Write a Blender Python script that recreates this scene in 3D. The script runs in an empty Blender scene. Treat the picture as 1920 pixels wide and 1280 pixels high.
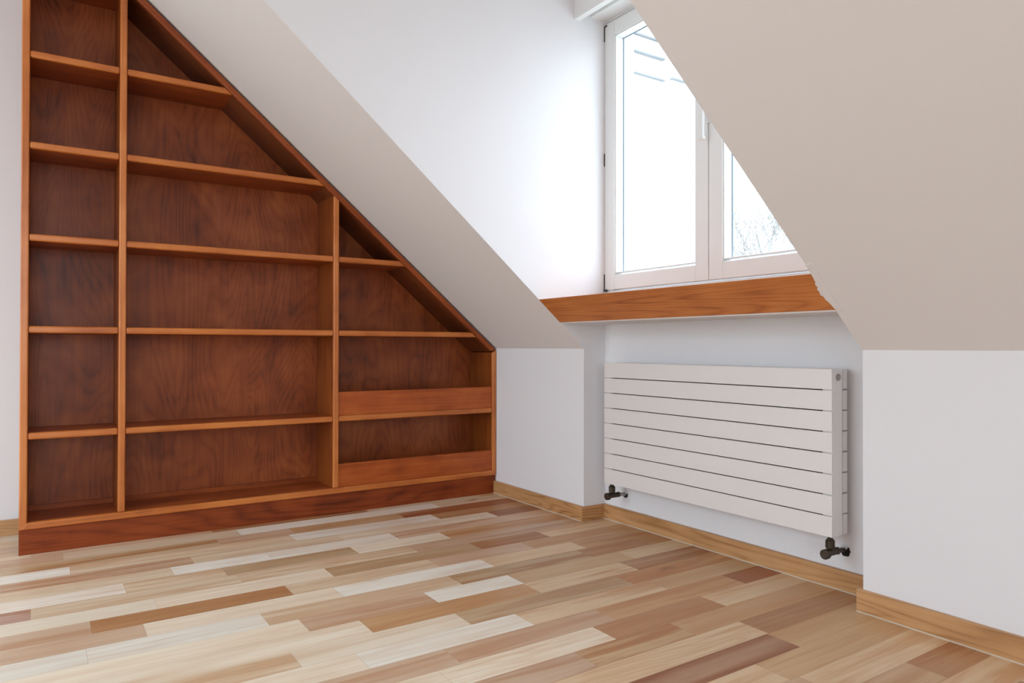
import bpy, bmesh, math, random
from mathutils import Matrix, Vector
random.seed(7)
COL = bpy.context.scene.collection
SC = bpy.context.scene

# ------------------------------------------------------------------ measures (metres)
EYE = 0.88
K, N = 2.2905, 2.432            # knee wall plane, niche / window wall plane
L, R = 2.787, 1.3233            # left and right side of the dormer
W = 4.05                        # rear wall
F = 3.6104                      # front of the bookcase
ZK, TAN, ANG = 0.8711, math.tan(0.7013), 0.7013
XL, YB, ZC = -2.7, -2.6, 2.75   # left wall, wall behind the camera, flat ceiling
TW = 0.20
BB, BT = 0.073, 0.0187
def slx(z): return K - (z - ZK) / TAN
def slz(x): return ZK + (K - x) * TAN

# ------------------------------------------------------------------ node helpers
def new_mat(name):
    m = bpy.data.materials.new(name); m.use_nodes = True
    nt = m.node_tree; b = nt.nodes.get('Principled BSDF')
    return m, nt, b
def nd(nt, t, **kw):
    n = nt.nodes.new(t)
    for k, v in kw.items(): setattr(n, k, v)
    return n
def lk(nt, a, b): nt.links.new(a, b)
def math_(nt, op, a, b=None, c=None):
    n = nd(nt, 'ShaderNodeMath', operation=op)
    for i, x in enumerate((a, b, c)):
        if x is None: continue
        if isinstance(x, (int, float)): n.inputs[i].default_value = x
        else: lk(nt, x, n.inputs[i])
    return n.outputs[0]
def vmath(nt, op, a, b):
    n = nd(nt, 'ShaderNodeVectorMath', operation=op)
    for i, x in enumerate((a, b)):
        if isinstance(x, (tuple, list)): n.inputs[i].default_value = x
        else: lk(nt, x, n.inputs[i])
    return n.outputs[0]
def noise(nt, vec, scale, detail=3, rough=.5, dist=0.):
    n = nd(nt, 'ShaderNodeTexNoise')
    n.inputs['Scale'].default_value = scale; n.inputs['Detail'].default_value = detail
    n.inputs['Roughness'].default_value = rough; n.inputs['Distortion'].default_value = dist
    lk(nt, vec, n.inputs['Vector']); return n.outputs['Fac']
def remap(nt, v, a, b, c=0., d=1.):
    n = nd(nt, 'ShaderNodeMapRange'); n.clamp = True
    n.inputs['From Min'].default_value = a; n.inputs['From Max'].default_value = b
    n.inputs['To Min'].default_value = c; n.inputs['To Max'].default_value = d
    lk(nt, v, n.inputs['Value']); return n.outputs[0]
def mixc(nt, f, a, b, mode='MIX'):
    n = nd(nt, 'ShaderNodeMix', data_type='RGBA', blend_type=mode)
    for i, x in ((0, f), (6, a), (7, b)):
        if isinstance(x, (int, float)): n.inputs[i].default_value = x
        elif isinstance(x, (tuple, list)): n.inputs[i].default_value = (*x[:3], 1)
        else: lk(nt, x, n.inputs[i])
    return n.outputs[2]
def srgb(r, g, b):
    f = lambda c: (c/255)/12.92 if c/255 <= .04045 else (((c/255)+.055)/1.055)**2.4
    return (f(r), f(g), f(b))
def bump(nt, b, h, strength, dist=.001):
    n = nd(nt, 'ShaderNodeBump'); n.inputs['Strength'].default_value = strength
    n.inputs['Distance'].default_value = dist; lk(nt, h, n.inputs['Height'])
    lk(nt, n.outputs[0], b.inputs['Normal'])

def plain(name, col, rough=.6, metal=0., spec=.5, var=.03, vscale=3., bmp=0.):
    m, nt, b = new_mat(name)
    tc = nd(nt, 'ShaderNodeTexCoord')
    f = noise(nt, tc.outputs['Object'], vscale, 4)
    c = mixc(nt, f, [x*(1-var) for x in col], [min(1, x*(1+var)) for x in col])
    lk(nt, c, b.inputs['Base Color'])
    b.inputs['Roughness'].default_value = rough; b.inputs['Metallic'].default_value = metal
    b.inputs['Specular IOR Level'].default_value = spec
    if bmp:
        h = noise(nt, tc.outputs['Object'], 260, 3); bump(nt, b, h, bmp)
    return m

def wood(name, dark, mid, light, axis, rough=.35, spec=.5, ring=16., cath=3., fibre=.35, figure=.5, blotch=.5, squash=.10, coat=0.):
    """axis: grain direction 0,1,2 in object space"""
    m, nt, b = new_mat(name)
    tc = nd(nt, 'ShaderNodeTexCoord'); oi = nd(nt, 'ShaderNodeObjectInfo')
    off = nd(nt, 'ShaderNodeCombineXYZ')
    r = math_(nt, 'MULTIPLY', oi.outputs['Random'], 37.)
    for i in range(3): lk(nt, math_(nt, 'ADD', r, float(i)*3.1), off.inputs[i])
    p = vmath(nt, 'ADD', tc.outputs['Object'], off.outputs[0])
    s = [1., 1., 1.]; s[axis] = squash
    st = vmath(nt, 'MULTIPLY', p, tuple(s))
    # flame figure: contour lines of a stretched noise
    n1 = noise(nt, st, cath, 1.5, .45, .35)
    rg = math_(nt, 'MULTIPLY', n1, ring)
    rg = math_(nt, 'FRACT', rg)
    rg = math_(nt, 'POWER', math_(nt, 'ABSOLUTE', math_(nt, 'SUBTRACT', math_(nt, 'MULTIPLY', rg, 2.), 1.)), 2.2)
    s2 = [1., 1., 1.]; s2[axis] = .018
    fb = noise(nt, vmath(nt, 'MULTIPLY', p, tuple(s2)), 210., 3, .6)
    s3 = [1., 1., 1.]; s3[axis] = .04
    fb2 = noise(nt, vmath(nt, 'MULTIPLY', p, tuple(s3)), 34., 3, .55)
    bl = noise(nt, p, 4.5, 3, .55, .3)
    t = math_(nt, 'MULTIPLY', rg, figure)
    t = math_(nt, 'ADD', t, math_(nt, 'MULTIPLY', remap(nt, fb, .3, .7), fibre))
    t = math_(nt, 'ADD', t, math_(nt, 'MULTIPLY', remap(nt, fb2, .3, .7), fibre))
    t = math_(nt, 'ADD', t, math_(nt, 'MULTIPLY', remap(nt, bl, .3, .7), blotch))
    t = math_(nt, 'DIVIDE', t, figure + 2*fibre + blotch)
    cr = nd(nt, 'ShaderNodeValToRGB'); e = cr.color_ramp.elements
    e[0].position = .18; e[0].color = (*light, 1); e[1].position = .82; e[1].color = (*dark, 1)
    x = cr.color_ramp.elements.new(.5); x.color = (*mid, 1)
    lk(nt, t, cr.inputs[0]); lk(nt, cr.outputs[0], b.inputs['Base Color'])
    b.inputs['Roughness'].default_value = rough; b.inputs['Specular IOR Level'].default_value = spec
    b.inputs['Coat Weight'].default_value = coat; b.inputs['Coat Roughness'].default_value = .2
    bump(nt, b, fb, .08, .0006)
    return m

# ------------------------------------------------------------------ materials
M = {}
M['wall'] = plain('white wall paint', (.80, .785, .795), .75, spec=.25, var=.012, vscale=1.5, bmp=.06)
M['slope'] = plain('white ceiling paint with warm bounce tint', (.775, .735, .715), .8, spec=.2, var=.012, vscale=1.5, bmp=.06)  # same white as the walls, floor's warm bounce light tinted in
M['frame'] = plain('white window lacquer', (.80, .80, .79), .35, var=.01)
M['radiator'] = plain('cream radiator enamel', (.775, .735, .71), .38, var=.012)
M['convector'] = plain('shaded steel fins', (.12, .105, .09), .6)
M['brass'] = plain('tarnished bronze', (.07, .052, .038), .45, metal=.6, var=.3, vscale=60)
M['chrome'] = plain('dull steel plug', (.36, .34, .32), .4, metal=.7, var=.1, vscale=60)
M['hole'] = plain('dark wall cavity', (.015, .012, .01), .9)
M['plaster'] = plain('raw white plaster', (.72, .71, .70), .9, var=.06, vscale=50)
M['hinge'] = plain('dark hinge metal', (.07, .06, .05), .5, metal=.4, var=.2, vscale=60)
M['gasket'] = plain('grey blue gasket', (.22, .30, .36), .6)
M['caulk'] = plain('pale sealant', (.62, .54, .43), .6, var=.1, vscale=30)
M['outwall'] = plain('white render', (.82, .82, .81), .9, var=.02, vscale=1)
M['outshade'] = plain('grey cornice underside shade', (.22, .23, .24), .9, var=.1, vscale=6)  # dark strips painting the shade under the white cornice
M['ground'] = plain('pale paved yard', (.42, .42, .40), .95, var=.1)
M['bark'] = plain('grey bark', (.27, .26, .25), .9, var=.15, vscale=20)
M['leaf'] = plain('budding leaves', (.16, .17, .11), .8, var=.2, vscale=9)
D, Md, Li = (.105, .024, .006), (.22, .052, .011), (.34, .092, .020)
M['ply_z'] = wood('stained veneer upright grain', (.14, .030, .0085), (.285, .064, .016), (.40, .108, .027), 2, rough=.36, spec=.34, ring=26, cath=3.6, figure=.30, fibre=.36, blotch=.85, squash=.24)
M['ply_x'] = wood('stained veneer lengthwise grain', (.15, .028, .007), (.29, .060, .012), (.40, .095, .020), 0, rough=.35, spec=.32, ring=9, cath=3, figure=.3, fibre=.4, blotch=.5)
M['ply_side'] = wood('stained divider veneer', (.15, .032, .006), (.25, .060, .010), (.34, .09, .014), 2, rough=.38, spec=.3, ring=8, cath=3, figure=.3, fibre=.4, blotch=.5)
M['trim_x'] = wood('orange stained pine lipping lightened as lit', (.33, .080, .014), (.51, .145, .028), (.62, .205, .045), 0, rough=.28, spec=.5, ring=7, cath=4, figure=.35, fibre=.45, blotch=.7)  # shelf edges catch more light; that brightness is mixed into this colour
M['trim_z'] = wood('orange stained pine upright lipping lightened as lit', (.36, .088, .015), (.55, .165, .034), (.66, .235, .062), 2, rough=.28, spec=.5, ring=7, cath=4, figure=.35, fibre=.45, blotch=.7)  # upright edges, likewise lightened in colour for the light they catch
M['trim_s'] = wood('red stained pine raked lipping', (.19, .037, .009), (.30, .064, .014), (.38, .092, .022), 0, rough=.34, spec=.35, ring=7, cath=4, figure=.35, fibre=.4, blotch=.5)
M['board'] = wood('stained pine front board', (.22, .040, .009), (.39, .083, .015), (.50, .125, .026), 0, rough=.32, spec=.32, ring=22, cath=3.2, figure=.22, fibre=.45, blotch=.6, squash=.10)
M['plinth'] = wood('dark stained pine plinth', (.10, .017, .005), (.215, .040, .009), (.30, .062, .014), 0, rough=.42, spec=.22, ring=40, cath=3.2, figure=.35, fibre=.4, blotch=.5, squash=.13)
M['sill'] = wood('oiled pine ledge', (.31, .078, .016), (.53, .165, .036), (.66, .235, .056), 1, rough=.45, ring=44, cath=2.2, figure=.45, fibre=.42, blotch=.4, squash=.09)
M['bb_y'] = wood('oak skirting along the room', (.30, .135, .045), (.50, .255, .10), (.60, .335, .15), 1, rough=.42, ring=30, cath=5, figure=.45, fibre=.35, blotch=.3, squash=.09)
M['bb_x'] = wood('oak skirting across the room', (.30, .135, .045), (.50, .255, .10), (.60, .335, .15), 0, rough=.42, ring=30, cath=5, figure=.45, fibre=.35, blotch=.3, squash=.09)

def glass_mat():
    m, nt, b = new_mat('thin window glass'); nt.nodes.remove(b)
    out = nt.nodes['Material Output']
    tr = nd(nt, 'ShaderNodeBsdfTransparent'); tr.inputs[0].default_value = (.96, .98, .97, 1)
    gl = nd(nt, 'ShaderNodeBsdfGlossy'); gl.inputs['Roughness'].default_value = .0
    lw = nd(nt, 'ShaderNodeLayerWeight'); lw.inputs[0].default_value = .5
    fz = math_(nt, 'ADD', math_(nt, 'MULTIPLY', math_(nt, 'POWER', lw.outputs['Facing'], 5.), .6), .03)
    mx = nd(nt, 'ShaderNodeMixShader'); lk(nt, fz, mx.inputs[0])
    lk(nt, tr.outputs[0], mx.inputs[1]); lk(nt, gl.outputs[0], mx.inputs[2]); lk(nt, mx.outputs[0], out.inputs[0])
    return m
M['glass'] = glass_mat()

def floor_mat():
    m, nt, b = new_mat('mixed tone hardwood strips')
    at = nd(nt, 'ShaderNodeAttribute', attribute_name='tone')
    sd = nd(nt, 'ShaderNodeAttribute', attribute_name='seed')
    uv = nd(nt, 'ShaderNodeUVMap', uv_map='UVMap')
    tc = nd(nt, 'ShaderNodeTexCoord')
    sp = nd(nt, 'ShaderNodeSeparateColor'); lk(nt, sd.outputs['Color'], sp.inputs[0])
    s1, s2, s3 = sp.outputs[0], sp.outputs[1], sp.outputs[2]
    off = nd(nt, 'ShaderNodeCombineXYZ')
    lk(nt, math_(nt, 'MULTIPLY', s1, 31.), off.inputs[0]); lk(nt, math_(nt, 'MULTIPLY', s2, 17.), off.inputs[1]); lk(nt, math_(nt, 'MULTIPLY', s3, 23.), off.inputs[2])
    p = vmath(nt, 'ADD', tc.outputs['Object'], off.outputs[0])
    def st(fx): return vmath(nt, 'MULTIPLY', p, (fx, 1., 1.))
    base = at.outputs['Color']
    # growth-ring figure
    n1 = noise(nt, st(.12), 7., 1.5, .45, .5)
    rg = math_(nt, 'FRACT', math_(nt, 'MULTIPLY', n1, 15.))
    rg = math_(nt, 'POWER', math_(nt, 'ABSOLUTE', math_(nt, 'SUBTRACT', math_(nt, 'MULTIPLY', rg, 2.), 1.)), 2.)
    rgs = math_(nt, 'MULTIPLY', rg, remap(nt, s2, .35, 1., .04, .42))
    dark = mixc(nt, 1., base, (.80, .62, .46), 'MULTIPLY')
    c = mixc(nt, rgs, base, dark)
    # long brown heartwood streaks
    n2 = noise(nt, st(.07), 15., 3, .55, .8)
    stv = remap(nt, n2, .45, .60)
    stv = math_(nt, 'MULTIPLY', stv, remap(nt, s3, .10, .9, .12, 1.0))
    brown = mixc(nt, 1., base, (.72, .46, .30), 'MULTIPLY')
    c = mixc(nt, stv, c, brown)
    n5 = noise(nt, st(.035), 48., 3, .6, .6)
    c = mixc(nt, math_(nt, 'MULTIPLY', remap(nt, n5, .52, .68), remap(nt, s2, 0., 1., .15, .6)), c, brown)
    # pale sapwood streaks
    n3 = noise(nt, st(.06), 11., 2, .5, .5)
    pv = math_(nt, 'MULTIPLY', remap(nt, n3, .52, .68), remap(nt, s1, .2, 1., 0., .55))
    c = mixc(nt, pv, c, (.66, .50, .34))
    # fibres
    fb = noise(nt, st(.02), 190., 3, .6)
    c = mixc(nt, math_(nt, 'MULTIPLY', remap(nt, fb, .35, .75), .20), c, dark)
    # soft cloud
    cl = noise(nt, st(.35), 9., 3, .5, .3)
    c = mixc(nt, math_(nt, 'MULTIPLY', remap(nt, cl, .45, .75), .30), c, brown)
    # knots
    vo = nd(nt, 'ShaderNodeTexVoronoi'); vo.inputs['Scale'].default_value = 3.4
    wob = vmath(nt, 'ADD', st(.42), vmath(nt, 'MULTIPLY', _nc(nt, p), (.05, .05, .0)))
    lk(nt, wob, vo.inputs['Vector'])
    kn = remap(nt, vo.outputs['Distance'], .025, .085, 1., 0.)
    kn = math_(nt, 'MULTIPLY', kn, remap(nt, s1, .3, .5))
    c = mixc(nt, math_(nt, 'MULTIPLY', kn, .75), c, (.20, .085, .035))
    # joints between strips
    sx = nd(nt, 'ShaderNodeSeparateXYZ'); lk(nt, uv.outputs[0], sx.inputs[0])
    g = math_(nt, 'MINIMUM', sx.outputs[0], sx.outputs[1])
    gl = remap(nt, g, .0004, .0012, 1., 0.)
    c = mixc(nt, math_(nt, 'MULTIPLY', gl, .55), c, (.16, .085, .045))
    lk(nt, c, b.inputs['Base Color'])
    rr = remap(nt, fb, .3, .7, .36, .46); lk(nt, rr, b.inputs['Roughness'])
    b.inputs['Specular IOR Level'].default_value = .5
    bump(nt, b, fb, .04, .0004)
    return m
def _nc(nt, vec):
    n = nd(nt, 'ShaderNodeTexNoise'); n.inputs['Scale'].default_value = 22; lk(nt, vec, n.inputs['Vector'])
    return n.outputs['Color']
M['floor'] = floor_mat()

# ------------------------------------------------------------------ mesh helpers
def bx(bm, a, b):
    x0, y0, z0 = a; x1, y1, z1 = b
    v = [bm.verts.new(c) for c in ((x0,y0,z0),(x1,y0,z0),(x1,y1,z0),(x0,y1,z0),(x0,y0,z1),(x1,y0,z1),(x1,y1,z1),(x0,y1,z1))]
    for f in ((0,3,2,1),(4,5,6,7),(0,1,5,4),(1,2,6,5),(2,3,7,6),(3,0,4,7)): bm.faces.new([v[i] for i in f])
def prism(bm, pts, ax, a, b):
    """polygon pts in the other two axes, extruded along axis ax from a to b"""
    def mk(p, t):
        c = list(p); c.insert(ax, t); return c
    v0 = [bm.verts.new(mk(p, a)) for p in pts]; v1 = [bm.verts.new(mk(p, b)) for p in pts]
    bm.faces.new(v0); bm.faces.new(list(reversed(v1)))
    n = len(pts)
    for i in range(n):
        bm.faces.new([v0[i], v0[(i+1) % n], v1[(i+1) % n], v1[i]])
def cyl(bm, p0, p1, r0, r1=None, seg=24, caps=True):
    r1 = r0 if r1 is None else r1
    p0, p1 = Vector(p0), Vector(p1); d = (p1-p0).normalized()
    u = d.orthogonal().normalized(); w = d.cross(u)
    A, B = [], []
    for i in range(seg):
        t = 2*math.pi*i/seg; q = u*math.cos(t)+w*math.sin(t)
        A.append(bm.verts.new(p0+q*r0)); B.append(bm.verts.new(p1+q*r1))
    for i in range(seg): bm.faces.new([A[i], A[(i+1) % seg], B[(i+1) % seg], B[i]])
    if caps: bm.faces.new(list(reversed(A))); bm.faces.new(B)
def obj(name, bm, mat, parent=None, bevel=0., seg=2, origin=None, smooth=False):
    bmesh.ops.recalc_face_normals(bm, faces=bm.faces)
    me = bpy.data.meshes.new(name)
    if origin is not None: bmesh.ops.translate(bm, verts=bm.verts, vec=-Vector(origin))
    bm.to_mesh(me); bm.free(); me.materials.append(mat)
    o = bpy.data.objects.new(name, me); COL.objects.link(o)
    if origin is not None: o.location = origin
    if parent is not None: o.parent = parent
    if bevel:
        md = o.modifiers.new('bevel', 'BEVEL'); md.width = bevel; md.segments = seg; md.limit_method = 'ANGLE'; md.angle_limit = math.radians(40)
        for p in me.polygons: p.use_smooth = True
        md.harden_normals = True
    elif smooth:
        for p in me.polygons: p.use_smooth = True
    return o
def box_obj(name, a, b, mat, parent=None, bevel=0., seg=2):
    bm = bmesh.new(); bx(bm, a, b); return obj(name, bm, mat, parent, bevel, seg)
def st(o): o['kind'] = 'structure'; return o
def thing(name, label, cat, group=None):
    o = bpy.data.objects.new(name, None); COL.objects.link(o); o.empty_display_size = .1
    o['label'] = label; o['category'] = cat
    if group: o['group'] = group
    return o

# ------------------------------------------------------------------ room shell
def shell():
    # knee wall left of the dormer and right of it
    st(box_obj('wall_right', (K, L, -.02), (N+TW, W+TW, ZK), M['wall']))
    st(box_obj('wall_right', (K, YB-TW, -.02), (N+TW, R, ZK), M['wall']))
    # raked ceiling, both sides of the dormer
    for y0, y1, side in ((L, W+TW, 0), (YB-TW, R, 1)):
        bm = bmesh.new()
        prism(bm, [(K, ZK), (N+TW, ZK), (N+TW, ZC+TW), (slx(ZC+TW), ZC+TW)], 1, y0, y1)
        st(obj('ceiling_slope', bm, M['slope']))
    # dormer cheeks
    for nm, y0, y1 in (('wall_dormer_left', L-.002, L), ('wall_dormer_right', R, R+.002)):
        bm = bmesh.new(); e = .001
        prism(bm, [(K+e, ZK), (N+TW, ZK), (N+TW, ZC+TW), (slx(ZC+TW)+e, ZC+TW)], 1, y0, y1)
        st(obj(nm, bm, M['wall']))
    # niche wall below the window, with the plastered underside of the ledge
    st(box_obj('wall_niche', (N, R, -.02), (N+TW, L, 1.0016), M['wall']))
    bm = bmesh.new(); prism(bm, [(slx(.9965)+.003, .9965), (slx(1.0014)+.003, 1.0014), (N, 1.0014), (N, .9965)], 1, R, L)
    st(obj('trim_4', bm, M['wall']))
    # wall above the window, with roller box
    st(box_obj('wall_dormer_front', (N, R, 2.56), (N+TW, L, ZC), M['wall']))
    # rear wall, left wall and wall behind the camera (both with added fill-light openings)
    st(box_obj('wall_rear', (XL-TW, W, -.02), (K, W+TW, ZC), M['wall']))
    bm = bmesh.new()                                  # left wall, opening y -1.6..1.6, z .9...2.3
    bx(bm, (XL-TW, YB-TW, -.02), (XL, WY0, ZC)); bx(bm, (XL-TW, WY1, -.02), (XL, W, ZC))
    bx(bm, (XL-TW, WY0, -.02), (XL, WY1, WZ0)); bx(bm, (XL-TW, WY0, WZ1), (XL, WY1, ZC))
    st(obj('wall_left', bm, M['wall']))
    bm = bmesh.new()
    bx(bm, (XL, YB-TW, -.02), (VX0, YB, ZC)); bx(bm, (VX1, YB-TW, -.02), (K, YB, ZC))
    bx(bm, (VX0, YB-TW, -.02), (VX1, YB, VZ0)); bx(bm, (VX0, YB-TW, VZ1), (VX1, YB, ZC))
    st(obj('wall_front', bm, M['wall']))
    st(box_obj('ceiling', (XL-TW, YB-TW, ZC), (N+TW, W+TW, ZC+TW), M['wall']))
WY0, WY1, WZ0, WZ1 = 1.15, 3.85, .30, 2.60  # unseen left opening, added and sized for fill light
VX0, VX1, VZ0, VZ1 = -2.4, .2, .45, 2.45  # unseen opening behind the camera, also added for fill light
shell()

# jagged bit of plaster over the end of the ledge
def plaster_patch():
    ex = Vector((1, 0, -TAN)).normalized(); nrm = Vector((-TAN, 0, -1)).normalized()
    o0 = Vector((slx(1.125), R, 1.125))
    prof = [(-.02, -.02), (-.02, .001), (.010, .002), (.035, .003), (.060, .006), (.068, .012), (.082, .010), (.092, .0165), (.104, .014), (.116, .018),
            (.128, .010), (.140, .011), (.152, .006), (.170, .003), (.185, .001), (.20, -.02)]
    bm = bmesh.new(); A, B = [], []
    for s, w in prof:
        q = o0 + ex*s + Vector((0, w, 0))
        A.append(bm.verts.new(q + nrm*.0022)); B.append(bm.verts.new(q - nrm*.010))
    bm.faces.new(A); bm.faces.new(list(reversed(B)))
    for i in range(len(prof)): bm.faces.new([A[i], A[(i+1) % len(prof)], B[(i+1) % len(prof)], B[i]])
    o = obj('trim_1', bm, M['slope']); st(o)
plaster_patch()

# ------------------------------------------------------------------ floor
T = {'W': (.84,.79,.69), 'C': (.83,.725,.57), 'B': (.73,.58,.41), 'P': (.64,.45,.31), 'O': (.59,.35,.175),
     'T': (.46,.24,.11), 'D': (.35,.15,.07), 'G': (.54,.385,.23), 'R': (.37,.135,.055), 'M': (.52,.33,.26), 'A': (.74,.555,.35), 'H': (.63,.42,.23)}  # amber A and H at the right: colour standing in for missing sheen
rows = {}   # row index -> (y0, y1, [(x_end, tone)...])
def rowy(k):
    if k >= 0: return 2.055 + k*.1165
    return 2.055 + k*.1125
spec = {  # pale left and amber right tones also carry the floor's sheen
 12: [(.079,'P'),(.78,'B'),(1.83,'W'),(9,'B')],
 11: [(-1.1,'B'),(.667,'G'),(1.0,'P'),(1.5628,'O'),(9,'R')],
 10: [(-.7,'B'),(.097,'W'),(.967,'B'),(1.703,'W'),(9,'T')],
 9:  [(-.5,'C'),(.52,'P'),(1.15,'B'),(1.98,'C'),(9,'D')],
 8:  [(-.4,'C'),(.43,'B'),(.80,'W'),(1.37,'W'),(9,'P')],
 7:  [(-.9,'B'),(.256,'W'),(.60,'B'),(1.13,'G'),(1.573,'C'),(9,'O')],
 6:  [(-.8,'C'),(-.026,'M'),(.63,'B'),(1.35,'B'),(9,'P')],
 5:  [(-.3,'C'),(.33,'C'),(.938,'C'),(1.60,'G'),(1.968,'T'),(9,'A')],
 4:  [(-.5,'B'),(.133,'P'),(.749,'T'),(1.334,'B'),(1.80,'P'),(9,'O')],
 3:  [(-.6,'C'),(.272,'P'),(.89,'C'),(1.517,'W'),(1.993,'A'),(9,'O')],
 2:  [(-.4,'C'),(.112,'W'),(.604,'W'),(1.303,'B'),(1.93,'G'),(9,'T')],
 1:  [(-.2,'C'),(.695,'C'),(1.142,'P'),(1.50,'W'),(2.062,'H'),(9,'A')],
 0:  [(-.1,'C'),(.855,'C'),(1.4935,'O'),(1.97,'A'),(9,'T')],
 -1: [(.60,'B'),(1.14,'C'),(1.838,'G'),(9,'O')],
 -2: [(.753,'C'),(1.304,'W'),(1.903,'A'),(9,'H')],
 -3: [(.977,'P'),(1.55,'P'),(2.19,'O'),(9,'R')],
 -4: [(.9,'C'),(1.447,'C'),(1.942,'T'),(9,'A')],
 -5: [(.7,'W'),(1.283,'P'),(1.672,'H'),(9,'O')],
 -6: [(.9,'C'),(1.868,'A'),(9,'T')],
 -7: [(1.0,'C'),(1.86,'D'),(9,'H')],
 -8: [(.8,'W'),(1.655,'A'),(9,'H')],
 -9: [(1.2,'B'),(1.69,'H'),(9,'A')],
 -10:[(1.1,'C'),(2.016,'H'),(9,'T')],
 -11:[(1.4,'P'),(9,'A')],
}
def floor():
    rnd = random.Random(11)
    bm = bmesh.new(); uvl = bm.loops.layers.uv.new('UVMap')
    c1 = bm.loops.layers.float_color.new('tone'); c2 = bm.loops.layers.float_color.new('seed')
    k = 17
    while rowy(k+1) > YB:
        y0, y1 = max(rowy(k), YB), min(rowy(k+1), W)
        if y1 <= y0: k -= 1; continue
        if k in spec: segs = list(spec[k])
        else:
            segs = []; x = XL + rnd.uniform(.2, .8)
            while x < N: segs.append((x, rnd.choice('WCCBBPOTGC'))); x += rnd.uniform(.45, .95)
            segs.append((9, rnd.choice('CBO')))
        # fill to the left end of the room
        first = segs[0][0]; pre = []; x = first - rnd.uniform(.5, .9)
        while x > XL: pre.append((x, rnd.choice('WCCBBPC'))); x -= rnd.uniform(.5, .9)
        segs = pre[::-1] + segs
        xa = XL
        for xe, tn in segs:
            xb = min(xe, N)
            if xb - xa < .01: continue
            vs = [bm.verts.new(q) for q in ((xa,y0,0),(xb,y0,0),(xb,y1,0),(xa,y1,0))]
            f = bm.faces.new(vs)
            n = [rnd.gauss(1, .035) for _ in range(1)][0]
            col = [min(1, c*n) for c in T[tn]]
            s = (rnd.random(), rnd.random(), rnd.random())
            if tn == 'W': s = (s[0]*.5, s[1]*.6, s[2]*.25)
            if tn == 'C': s = (s[0], s[1]*.7, s[2]*.32)
            if tn in 'PB': s = (s[0], s[1]*.8, .15+.5*s[2])
            if k == -4 and tn == 'C' or k == -6 and tn == 'A': s = (.1, 1., .05)
            if k == 4 and tn == 'T' or k == 0 and tn == 'O': s = (.2, .3, .2)
            for lp, (u, v) in zip(f.loops, ((0,0),(0,0),(0,0),(0,0))):
                lp[c1] = (*col, 1); lp[c2] = (*s, 1)
            lx, ly = xb-xa, y1-y0
            for lp, uv in zip(f.loops, ((0,0),(lx,0),(lx,ly),(0,ly))): lp[uvl].uv = uv
            xa = xb
        k -= 1
    # the slab below the strips
    me = bpy.data.meshes.new('floor'); bm.to_mesh(me); bm.free(); me.materials.append(M['floor'])
    o = bpy.data.objects.new('floor', me); COL.objects.link(o); st(o)
floor()
st(box_obj('floor_slab', (XL, YB, -.12), (N, W, -.004), M['plaster']))

# ------------------------------------------------------------------ skirting boards
def baseboards():
    def board(name, poly, mat, caulk=None):
        bm = bmesh.new(); prism(bm, poly, 2, .0, BB)
        o = obj(name, bm, mat, bevel=.0015, seg=2); st(o)
        if caulk:
            bm = bmesh.new(); prism(bm, caulk, 2, 0.0, .0035); obj('sealant_strip', bm, M['caulk'], o)
        return o
    c = .003
    board('baseboard_right', [(K-BT, F+.008), (K, F+.008), (K, L), (K-BT, L)], M['bb_y'], [(K-BT-c, F+.008), (K-BT, F+.008), (K-BT, L), (K-BT-c, L)])
    board('baseboard_niche', [(K-BT, L), (N, L), (N, L-BT*.55), (K-BT, L-BT*.55)], M['bb_x'])
    board('baseboard_niche', [(N-BT, L-BT*.55), (N, L-BT*.55), (N, R), (N-BT, R)], M['bb_y'], [(N-BT-c, L-BT*.55), (N-BT, L-BT*.55), (N-BT, R), (N-BT-c, R)])
    board('baseboard_right', [(K-BT, R+.014), (K, R+.014), (K, YB), (K-BT, YB)], M['bb_y'], [(K-BT-c, R+.012), (K-BT, R+.012), (K-BT, YB), (K-BT-c, YB)])
    board('baseboard_rear', [(XL, W-BT), (-.0765, W-BT), (-.0765, W), (XL, W)], M['bb_x'])
    board('baseboard_left', [(XL, YB), (XL+BT, YB), (XL+BT, W-BT), (XL, W-BT)], M['bb_y'])
baseboards()

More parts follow.
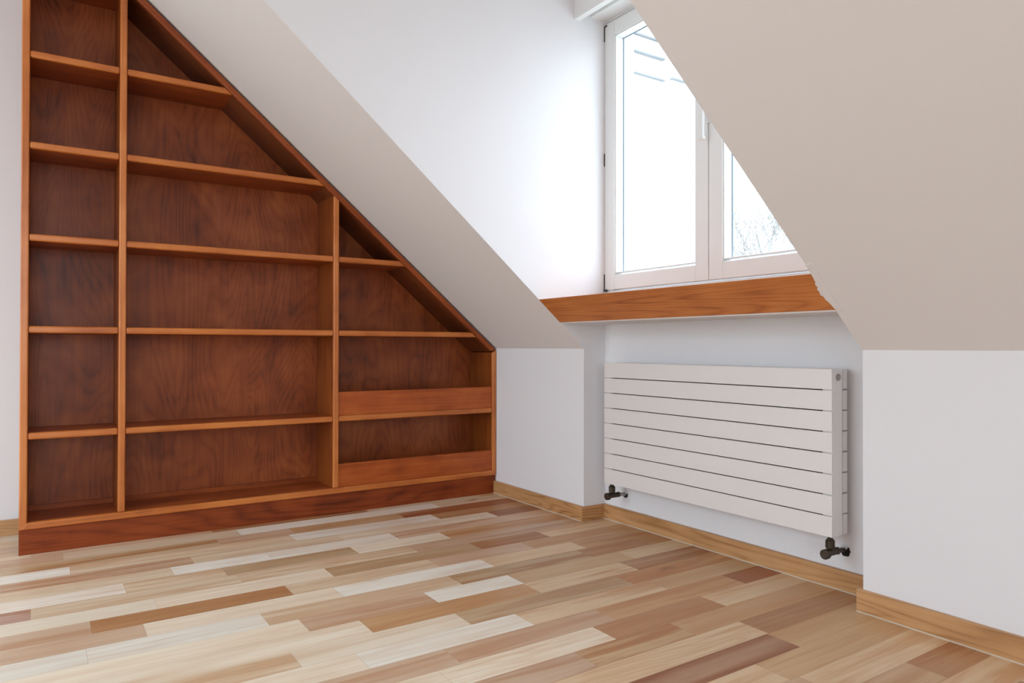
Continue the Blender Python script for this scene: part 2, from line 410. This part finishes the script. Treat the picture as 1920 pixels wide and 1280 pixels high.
# ------------------------------------------------------------------ bookcase
def bookcase():
    root = thing('bookcase', 'tall reddish brown stained wood bookcase with raked top built in under the sloping ceiling', 'bookcase')
    X0, X1 = -.0762, K-.003
    TH = .030
    BKY = 3.880                      # face of the back panel
    ZR0, ZR1 = .1061, .1375
    TOP = ZC - .003
    g = .010                         # gap below the raked ceiling
    def so(x): return slz(x) - g/math.cos(ANG)        # outer line of the raked panel
    def si(x): return so(x) - .029/math.cos(ANG)      # inner line
    xs_top = K - (TOP + g/math.cos(ANG) - ZK)/TAN
    # back panel following the outline
    bm = bmesh.new()
    prism(bm, [(X0+.005, ZR0), (X1-.005, ZR0), (X1-.005, so(X1)-.004), (xs_top, TOP-.004), (X0+.005, TOP-.004)], 1, BKY, BKY+.010)
    obj('back_panel', bm, M['ply_z'], root, origin=(.9, BKY, .9))
    # uprights
    def upright(name, xa, xb, z0, ztop_poly, lip=.022, back=BKY):
        bm = bmesh.new()
        prism(bm, [(xa, z0)] + [(xb, z0)] + ztop_poly, 1, F+lip, back)
        o = obj(name, bm, M['ply_side'], root, origin=((xa+xb)/2, F+lip, z0))
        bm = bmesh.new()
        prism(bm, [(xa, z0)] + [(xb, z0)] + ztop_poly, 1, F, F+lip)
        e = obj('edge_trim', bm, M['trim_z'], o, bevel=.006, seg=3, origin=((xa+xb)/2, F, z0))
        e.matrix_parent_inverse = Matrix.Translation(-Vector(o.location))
        return o
    upright('side_panel', X0, -.0473, ZR0, [(-.0473, TOP), (X0, TOP)], back=W-.002)
    upright('divider', .2868, .3157, ZR1, [(.3157, si(.3157)), (.2868, si(.2868))])
    upright('divider', 1.2766, 1.3056, ZR1, [(1.3056, si(1.3056)), (1.2766, si(1.2766))])
    zr = si(2.2614)
    upright('side_panel', 2.2614, X1, ZR0, [(X1, so(X1)), (X1, so(X1)), (2.2614, so(2.2614))][0:1] + [(2.2614, si(2.2614))])
    # raked panel: built flat, then laid under the slope
    Ls = (X1 - xs_top)/math.cos(ANG)
    def raked(name, y0, y1, mat, parent, bev, off):
        bm = bmesh.new()
        # local x runs down the slope, z is across it
        a = .029*math.tan(ANG)
        prism(bm, [(0, 0), (Ls, 0), (Ls - .029/math.tan(math.pi/2-ANG)*1.0, -.029), (-.0, -.029)], 1, y0, y1)
        o = obj(name, bm, mat, root if parent is None else parent, bevel=bev, seg=3)
        return o
    rp = raked('sloped_panel', F+.022, BKY, M['ply_x_s'], None, 0, 0)
    rp.location = (xs_top, 0, TOP); rp.rotation_euler = (0, ANG, 0)
    re = raked('edge_trim', F, F+.022, M['trim_s'], rp, .006, 0)
    box_obj('top_panel', (-.0473, F, TOP-.028), (xs_top+.03, BKY, TOP), M['ply_x'], root)
    # bottom panel with its rounded front rail
    d = box_obj('bottom_panel', (X0+.0289, F+.022, ZR0), (2.2614, BKY, ZR1), M['ply_x'], root)
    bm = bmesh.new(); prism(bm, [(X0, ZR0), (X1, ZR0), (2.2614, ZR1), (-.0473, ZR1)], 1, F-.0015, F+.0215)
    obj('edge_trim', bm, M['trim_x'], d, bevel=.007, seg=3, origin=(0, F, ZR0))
    # plinth
    box_obj('plinth', (X0+.0, F+.010, 0.0), (X1, F+.028, ZR0-.001), M['plinth'], root, bevel=.001)
    # shelves
    def shelf(xa, xb, zt, rake=False, name='shelf', inset=0.):
        zb = zt - TH; y0 = F + .002 + inset
        def sec(y_a, y_b, mat, nm, par, bev):
            bm = bmesh.new()
            if rake:
                xt = X1 - (zt - si(X1))/TAN if False else K - (zt + (g+.029)/math.cos(ANG) - ZK)/TAN
                xo = K - (zb + (g+.029)/math.cos(ANG) - ZK)/TAN
                prism(bm, [(xa, zb), (xo, zb), (xt, zt), (xa, zt)], 1, y_a, y_b)
            else: bx(bm, (xa, y_a, zb), (xb, y_b, zt))
            return obj(nm, bm, mat, par, bevel=bev, seg=3, origin=(xa, y_a, zb))
        s = sec(y0+.022, BKY, M['ply_x'], name, root, 0)
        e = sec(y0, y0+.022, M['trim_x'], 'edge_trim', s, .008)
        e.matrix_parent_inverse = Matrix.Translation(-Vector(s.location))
    S = [2.134, 1.7474, 1.356, .9658, .5143]
    for z in [2.520] + S: shelf(-.0473, .2868, z)
    shelf(.3157, 0, S[0], rake=True); shelf(.3157, 0, S[1], rake=True)
    for z in S[2:]: shelf(.3157, 1.2766, z)
    shelf(1.3056, 0, S[2], rake=True); shelf(1.3056, 0, S[3], rake=True)
    shelf(1.3056, 2.2614, S[4])
    # retaining boards of the two low compartments on the right
    for z0, z1 in ((S[4], .6400), (ZR1, .2594)):
        bm = bmesh.new(); bx(bm, (1.3056, F+.010, z0), (2.2614, F+.028, z1))
        obj('front_board', bm, M['board'], root, bevel=.002, origin=(1.3, F, z0))
    # small cleat along the back of the base
    box_obj('cleat', (.3157, BKY-.016, ZR1), (1.2766, BKY, ZR1+.022), M['ply_x'], root)
    box_obj('cleat', (-.0473, BKY-.016, ZR1), (.2868, BKY, ZR1+.022), M['ply_x'], root)
    return root
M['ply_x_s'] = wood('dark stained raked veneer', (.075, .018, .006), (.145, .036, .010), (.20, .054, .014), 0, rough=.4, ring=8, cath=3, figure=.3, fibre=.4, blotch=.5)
bookcase()

# ------------------------------------------------------------------ window with ledge
def window():
    w = bpy.data.objects.new('window_1', None); COL.objects.link(w); w['kind'] = 'structure'
    # fixed frame
    fr = bmesh.new()
    def frame_ring(bm, x0, x1, ya, yb, za, zb, t):
        bx(bm, (x0, ya, za), (x1, ya+t, zb)); bx(bm, (x0, yb-t, za), (x1, yb, zb))
        bx(bm, (x0, ya+t, za), (x1, yb-t, za+t)); bx(bm, (x0, ya+t, zb-t), (x1, yb-t, zb))
    frame_ring(fr, N+.004, N+.075, R, L, 1.11, 2.56, .058)
    obj('window_frame', fr, M['frame'], w, bevel=.003)
    box_obj('frame_bead', (N-.003, R, 1.1115), (N+.006, L, 1.1635), M['frame'], w, bevel=.002)
    # sashes
    def sash(ya, yb, nm='sash'):      # ya > yb
        z0, z1 = 1.1725, 2.548; t = .074; bt = .0815
        bm = bmesh.new()
        frame_ring(bm, N-.006, N+.055, yb, ya, z0, z1, t)
        s = obj(nm, bm, M['frame'], w, bevel=.004, seg=3)
        bm = bmesh.new()              # moulded bead round the glass
        frame_ring(bm, N+.000, N+.054, yb+t, ya-t, z0+t+.009, z1-t, .006)
        obj('glazing_bead', bm, M['frame'], s, bevel=.002)
        bm = bmesh.new()
        frame_ring(bm, N+.050, N+.056, yb+t+.006, ya-t-.006, z0+t+.012, z1-t-.006, .0035)
        obj('gasket', bm, M['gasket'], s)
        box_obj('pane', (N+.052, yb+t+.002, z0+t+.004), (N+.0545, ya-t-.002, z1-t-.002), M['glass'], s)
        return s
    mid = 2.0992
    sash(L-.0022, mid+.0016); s2 = sash(mid-.0016, 1.408)
    # handle on the meeting stile
    bm = bmesh.new()
    bx(bm, (N-.014, mid-.014, 1.86), (N-.006, mid+.014, 1.99))
    cyl(bm, (N-.012, mid, 1.955), (N-.045, mid, 1.955), .009)
    bx(bm, (N-.056, mid-.010, 1.785), (N-.040, mid+.010, 1.975))
    bx(bm, (N-.058, mid-.014, 1.781), (N-.038, mid+.020, 1.797))
    obj('handle', bm, M['frame'], s2, bevel=.004, seg=3)
    # hinges on the left jamb
    for z0, z1 in ((2.462, 2.540), (1.815, 1.880), (1.172, 1.255)):
        bm = bmesh.new(); cyl(bm, (N-.008, L-.0035, z0), (N-.008, L-.0035, z1), .0032, seg=14)
        if z0 > 2.3: bx(bm, (N-.010, L-.022, z1-.004), (N-.005, L-.002, z1+.003))
        if z0 < 1.3: bx(bm, (N-.014, L-.024, z0-.006), (N-.004, L-.003, z0+.004))
        obj('hinge', bm, M['hinge'], w, smooth=False)
    # ledge, front cut to the rake of the ceiling
    s = thing('window_sill', 'thick reddish brown wooden window ledge with slanted front under the dormer window', 'window sill')
    bm = bmesh.new()
    prism(bm, [(slx(1.0016), 1.0016), (slx(1.1103), 1.1103), (N, 1.1103), (N, 1.0016)], 1, R+.0005, L-.0005)
    obj('sill_board', bm, M['sill'], s, bevel=.0012, origin=(2.2, 2.0, 1.05))
    # roller blind box under the dormer ceiling
    t = bmesh.new()
    bx(t, (2.224, R, 2.529), (2.260, L, ZC)); 
    st(obj('trim_2', t, M['frame'], bevel=.003))
    t = bmesh.new(); bx(t, (2.332, R, 2.5665), (N, L, ZC)); bx(t, (2.26, R, 2.62), (2.332, L, ZC))
    st(obj('trim_3', t, M['frame'], bevel=.002))
window()

def fill_window(name, horizontal, a0, a1, z0, z1, plane):
    w = bpy.data.objects.new(name, None); COL.objects.link(w); w['kind'] = 'structure'
    def b(p, q0, q1, za, zb, mat, nm, d=.03):
        if horizontal: return box_obj(nm, (plane-d, q0, za), (plane+d, q1, zb), mat, p)
        return box_obj(nm, (q0, plane-d, za), (q1, plane+d, zb), mat, p)
    t = .07; m = (a0+a1)/2
    bm = bmesh.new()
    for q0, q1, za, zb in ((a0, a0+t, z0, z1), (a1-t, a1, z0, z1), (a0+t, a1-t, z0, z0+t), (a0+t, a1-t, z1-t, z1), (m-t/2, m+t/2, z0+t, z1-t)):
        if horizontal: bx(bm, (plane-.03, q0, za), (plane+.03, q1, zb))
        else: bx(bm, (q0, plane-.03, za), (q1, plane+.03, zb))
    obj('window_frame', bm, M['frame'], w)
    b(w, a0+t, m-t/2, z0+t, z1-t, M['glass'], 'pane', .002); b(w, m+t/2, a1-t, z0+t, z1-t, M['glass'], 'pane', .002)
fill_window('fill_window_2', True, WY0, WY1, WZ0, WZ1, XL-.10)  # added out of view, fills the room with skylight from the left
fill_window('fill_window_3', False, VX0, VX1, VZ0, VZ1, YB-.10)  # added out of view behind the camera, more skylight fill

# ------------------------------------------------------------------ radiator
def radiator():
    root = thing('radiator', 'cream white horizontal flat panel radiator hanging in the niche below the window ledge', 'radiator')
    Q = N - .12; y0, y1 = 1.448, 2.655; z0, z1 = .2118, .8031
    n = 8; p = (z1-z0)/n; gp = .0038
    for i in range(n):
        za = z0 + i*p + (gp/2 if i else 0); zb = z0+(i+1)*p - (gp/2 if i < n-1 else 0)
        box_obj('front_slat', (Q, y0+.0005, za), (Q+.009, y1, zb), M['radiator'], root, bevel=.0012)
    for i in range(n):
        za = z0 + i*p + (.0045/2 if i else 0); zb = z0+(i+1)*p - (.0045/2 if i < n-1 else 0)
        box_obj('rear_slat', (Q+.0715, y0+.002, za), (Q+.098, y1-.004, zb), M['radiator'], root, bevel=.0015)
    for ya, yb in ((y0, y0+.042), (y1-.042, y1)):
        h = box_obj('header', (Q+.0092, ya, z0+.001), (Q+.0635, yb, z1-.001), M['radiator'], root, bevel=.0015)
        if ya == y0:
            bm = bmesh.new(); cyl(bm, (Q+.037, y0-.0035, .7745), (Q+.037, y0+.004, .7745), .0125, seg=32)
            cyl(bm, (Q+.037, y0-.0045, .7745), (Q+.037, y0-.003, .7745), .008, seg=24)
            obj('bleed_plug', bm, M['chrome'], h)
    for ya in (y0+.012, y1-.042):
        box_obj('wall_bracket', (Q+.0635, ya, z0+.03), (Q+.0725, ya+.03, z1-.03), M['radiator'], root)
    for ya in (y0+.15, y1-.18):
        box_obj('wall_bracket', (Q+.098, ya, z0+.08), (N, ya+.03, z1-.08), M['radiator'], root)
    # convector fins between the slat rows
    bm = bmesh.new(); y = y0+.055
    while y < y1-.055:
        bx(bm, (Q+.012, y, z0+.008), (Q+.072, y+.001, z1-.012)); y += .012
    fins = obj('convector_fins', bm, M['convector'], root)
    # valves
    for yv, yw, s in ((1.4745, 1.462, 1), (2.632, 2.618, -1)):
        xv = Q+.030; zv = .150
        bm = bmesh.new()
        cyl(bm, (xv, yv, zv), (xv, yv, .214), .0085, seg=20)                 # riser into the radiator
        cyl(bm, (xv, yv, .168), (xv, yv, .192), .0165, .0165, seg=8)         # union nut
        cyl(bm, (xv, yv, .192), (xv, yv, .199), .0165, .011, seg=8)
        cyl(bm, (xv, yv, .161), (xv, yv, .168), .011, .0165, seg=8)
        cyl(bm, (xv-.022, yv, zv), (xv+.035, yv, zv), .0125, seg=24)         # body towards the wall
        cyl(bm, (xv+.030, yv, zv), (xv+.045, yv, zv), .0145, seg=6)
        v = obj('valve', bm, M['brass'], root, bevel=.0012)
        bm = bmesh.new(); cyl(bm, (xv-.036, yv, zv-.002), (xv-.020, yv, zv-.002), .0175, seg=28)
        cyl(bm, (xv-.0385, yv, zv-.002), (xv-.036, yv, zv-.002), .0145, .0165, seg=28)
        obj('valve_cap', bm, M['brass'], v, bevel=.001)
        bm = bmesh.new(); cyl(bm, (xv+.04, yv, zv), (N+.0, yv, zv-.004), .0085, seg=20)
        obj('supply_pipe', bm, M['brass'] if s == 1 else M['chrome'], v)
        # ragged opening round the pipe and its crumbly filler
        rnd = random.Random(5+s)
        for nm, mat, r, xo, dz, dy in (('pipe_opening', M['hole'], .0195 if s == 1 else .015, .0008, -.008, -.002), ('filler', M['plaster'], .0125, .005, .0045, .000)):
            bm = bmesh.new(); seg = 18; A, B = [], []
            for i in range(seg):
                t = 2*math.pi*i/seg; rr = r*(1+rnd.uniform(-.16, .16))
                c = (yv+dy+math.cos(t)*rr, zv+dz+math.sin(t)*rr*(1 if nm == 'pipe_opening' else .75))
                A.append(bm.verts.new((N-xo, *c))); B.append(bm.verts.new((N+.0005, *c)))
            bm.faces.new(A); bm.faces.new(list(reversed(B)))
            for i in range(seg): bm.faces.new([A[i], A[(i+1) % seg], B[(i+1) % seg], B[i]])
            obj(nm, bm, mat, v)
radiator()

# ------------------------------------------------------------------ outside
def outside():
    root = thing('neighbouring_building', 'white rendered building with stone cornice seen through the left window pane', 'building')
    y = 8.0
    bm = bmesh.new(); bx(bm, (4.2, y, -6), (8.25, y+4, 7.5)); bx(bm, (8.25, y-.15, -6), (9.35, y+4, 7.5))
    obj('wall', bm, M['outwall'], root)
    def corn(zb, h, dp, m='outshade'):
        bm = bmesh.new()
        bx(bm, (4.1, y-dp, zb), (8.25-dp, y, zb+h)); bx(bm, (8.25-dp, y-.15-dp, zb), (9.4, y-.13, zb+h))
        obj('cornice', bm, M[m], root, bevel=.02)
    corn(5.405, .03, .075); corn(5.435, .22, .075, 'outwall'); corn(5.655, .02, .12); corn(5.675, .40, .12, 'outwall'); corn(5.08, .02, .060); corn(5.10, .09, .060, 'outwall'); corn(5.19, .012, .04)  # thin dark bands are painted underside shade, the rest white render
    st(box_obj('ground', (2.8, -14, -6.3), (40, 30, -6.0), M['ground']))
    # tree with thin twigs and buds
    tr = thing('tree', 'nearly bare tree with thin budding twigs seen through the right window pane', 'tree')
    rnd = random.Random(3); cu = bpy.data.curves.new('branches', 'CURVE'); cu.dimensions = '3D'; cu.bevel_depth = 1.; cu.bevel_resolution = 1
    tips = []
    def grow(p, d, ln, r, lev):
        n = 5; pts = [(p.copy(), r)]
        for i in range(n):
            d = (d + Vector((rnd.gauss(0, .13), rnd.gauss(0, .13), rnd.gauss(.03, .09)))).normalized()
            p = p + d*ln/n; rr = r*(1-.55*(i+1)/n); pts.append((p.copy(), rr))
            if lev < 5 and rnd.random() < .88:
                ax = Vector((rnd.gauss(0, 1), rnd.gauss(0, 1), rnd.gauss(0, .4))).normalized()
                nd_ = (d + ax*.85 + Vector((0, 0, .15))).normalized()
                grow(p.copy(), nd_, ln*rnd.uniform(.5, .74), max(.0028, rr*.55), lev+1)
            if lev >= 3: tips.append(p.copy())
        sp = cu.splines.new('POLY'); sp.points.add(len(pts)-1)
        for q, (c, rad) in zip(sp.points, pts): q.co = (*c, 1); q.radius = rad
    for bxx, byy in ((7.1, 5.2), (7.7, 5.5), (8.4, 5.2)):
        base = Vector((bxx, byy, -6)); 
        sp = cu.splines.new('POLY'); sp.points.add(1); sp.points[0].co = (*base, 1); sp.points[0].radius = .10; sp.points[1].co = (bxx+.05, byy, 1.2, 1); sp.points[1].radius = .06
        for a in range(3): grow(Vector((bxx+.05, byy, .75+.2*a)), Vector((rnd.gauss(0, .25), rnd.gauss(0, .2), 1)).normalized(), 1.25, .020, 1)
    b = bpy.data.objects.new('branches', cu); COL.objects.link(b); b.data.materials.append(M['bark'])
    # curve -> mesh so that it is a plain mesh part
    dg = bpy.context.evaluated_depsgraph_get(); me = bpy.data.meshes.new_from_object(b.evaluated_get(dg)); bpy.data.objects.remove(b)
    o = bpy.data.objects.new('branches', me); COL.objects.link(o); o.parent = tr
    if not me.materials: me.materials.append(M['bark'])
    bm = bmesh.new()
    for q in rnd.sample(tips, min(len(tips), 1600)):
        s = rnd.uniform(.006, .014); a = Vector((rnd.gauss(0, 1), rnd.gauss(0, 1), rnd.gauss(0, 1))).normalized(); u = a.orthogonal().normalized(); w_ = a.cross(u)
        q = q + Vector((rnd.gauss(0, .04), rnd.gauss(0, .04), rnd.gauss(0, .04)))
        vs = [bm.verts.new(q+u*s), bm.verts.new(q+w_*s*.6), bm.verts.new(q-u*s), bm.verts.new(q-w_*s*.6)]
        bm.faces.new(vs)
    lf = obj('leaves', bm, M['leaf'], tr); lf['kind'] = 'stuff'
outside()

# ------------------------------------------------------------------ light
wd = bpy.data.worlds.new('overcast sky'); SC.world = wd; wd.use_nodes = True
nt = wd.node_tree; bg = nt.nodes['Background']
tc = nt.nodes.new('ShaderNodeTexCoord'); sx = nt.nodes.new('ShaderNodeSeparateXYZ'); nt.links.new(tc.outputs['Generated'], sx.inputs[0])
cr = nt.nodes.new('ShaderNodeValToRGB'); mr = nt.nodes.new('ShaderNodeMapRange')
mr.inputs['From Min'].default_value = -1; nt.links.new(sx.outputs[2], mr.inputs[0]); nt.links.new(mr.outputs[0], cr.inputs[0])
e = cr.color_ramp.elements; e[0].position = .47; e[0].color = (.40, .42, .46, 1); e[1].position = .95; e[1].color = (1.08, 1.28, 1.50, 1)
m_ = cr.color_ramp.elements.new(.52); m_.color = (.63, .695, .79, 1)
nt.links.new(cr.outputs[0], bg.inputs['Color']); bg.inputs['Strength'].default_value = 6.4

def portal(loc, rot, sx_, sy_):
    l = bpy.data.lights.new('daylight_portal', 'AREA'); l.shape = 'RECTANGLE'; l.size = sx_; l.size_y = sy_
    l.cycles.is_portal = True
    o = bpy.data.objects.new('daylight_portal', l); COL.objects.link(o); o.location = loc; o.rotation_euler = rot
portal((N+.12, (1.33+2.78)/2, 1.835), (0, math.radians(90), 0), 1.45, 1.45)
portal((XL-.16, (WY0+WY1)/2, (WZ0+WZ1)/2), (0, math.radians(-90), 0), WZ1-WZ0, WY1-WY0)
portal(((VX0+VX1)/2, YB-.16, (VZ0+VZ1)/2), (math.radians(90), 0, 0), VX1-VX0, VZ1-VZ0)

# ------------------------------------------------------------------ camera
cd = bpy.data.cameras.new('camera'); cam = bpy.data.objects.new('camera', cd); COL.objects.link(cam)
a, p, r = .5867, .0076, .0015
f = Vector((math.sin(a)*math.cos(p), math.cos(a)*math.cos(p), math.sin(p)))
R0 = Vector((math.cos(a), -math.sin(a), 0)); U0 = R0.cross(f)
Rv = math.cos(r)*R0 + math.sin(r)*U0; Uv = -math.sin(r)*R0 + math.cos(r)*U0
mt = Matrix((( Rv.x, Uv.x, -f.x), (Rv.y, Uv.y, -f.y), (Rv.z, Uv.z, -f.z))).to_4x4()
mt.translation = (0, 0, EYE); cam.matrix_world = mt
cd.sensor_width = 36; cd.sensor_fit = 'HORIZONTAL'; cd.lens = 1326.48/1920*36; cd.clip_start = .02; cd.clip_end = 200
SC.camera = cam
SC.view_settings.view_transform = 'Standard'; SC.view_settings.look = 'None'
SC.view_settings.gamma = 1; SC.view_settings.use_curve_mapping = False
SC.view_settings.exposure = 0.11
SC.cycles.use_denoising = True
SC.cycles.max_bounces = 10; SC.cycles.diffuse_bounces = 7; SC.cycles.transparent_max_bounces = 12
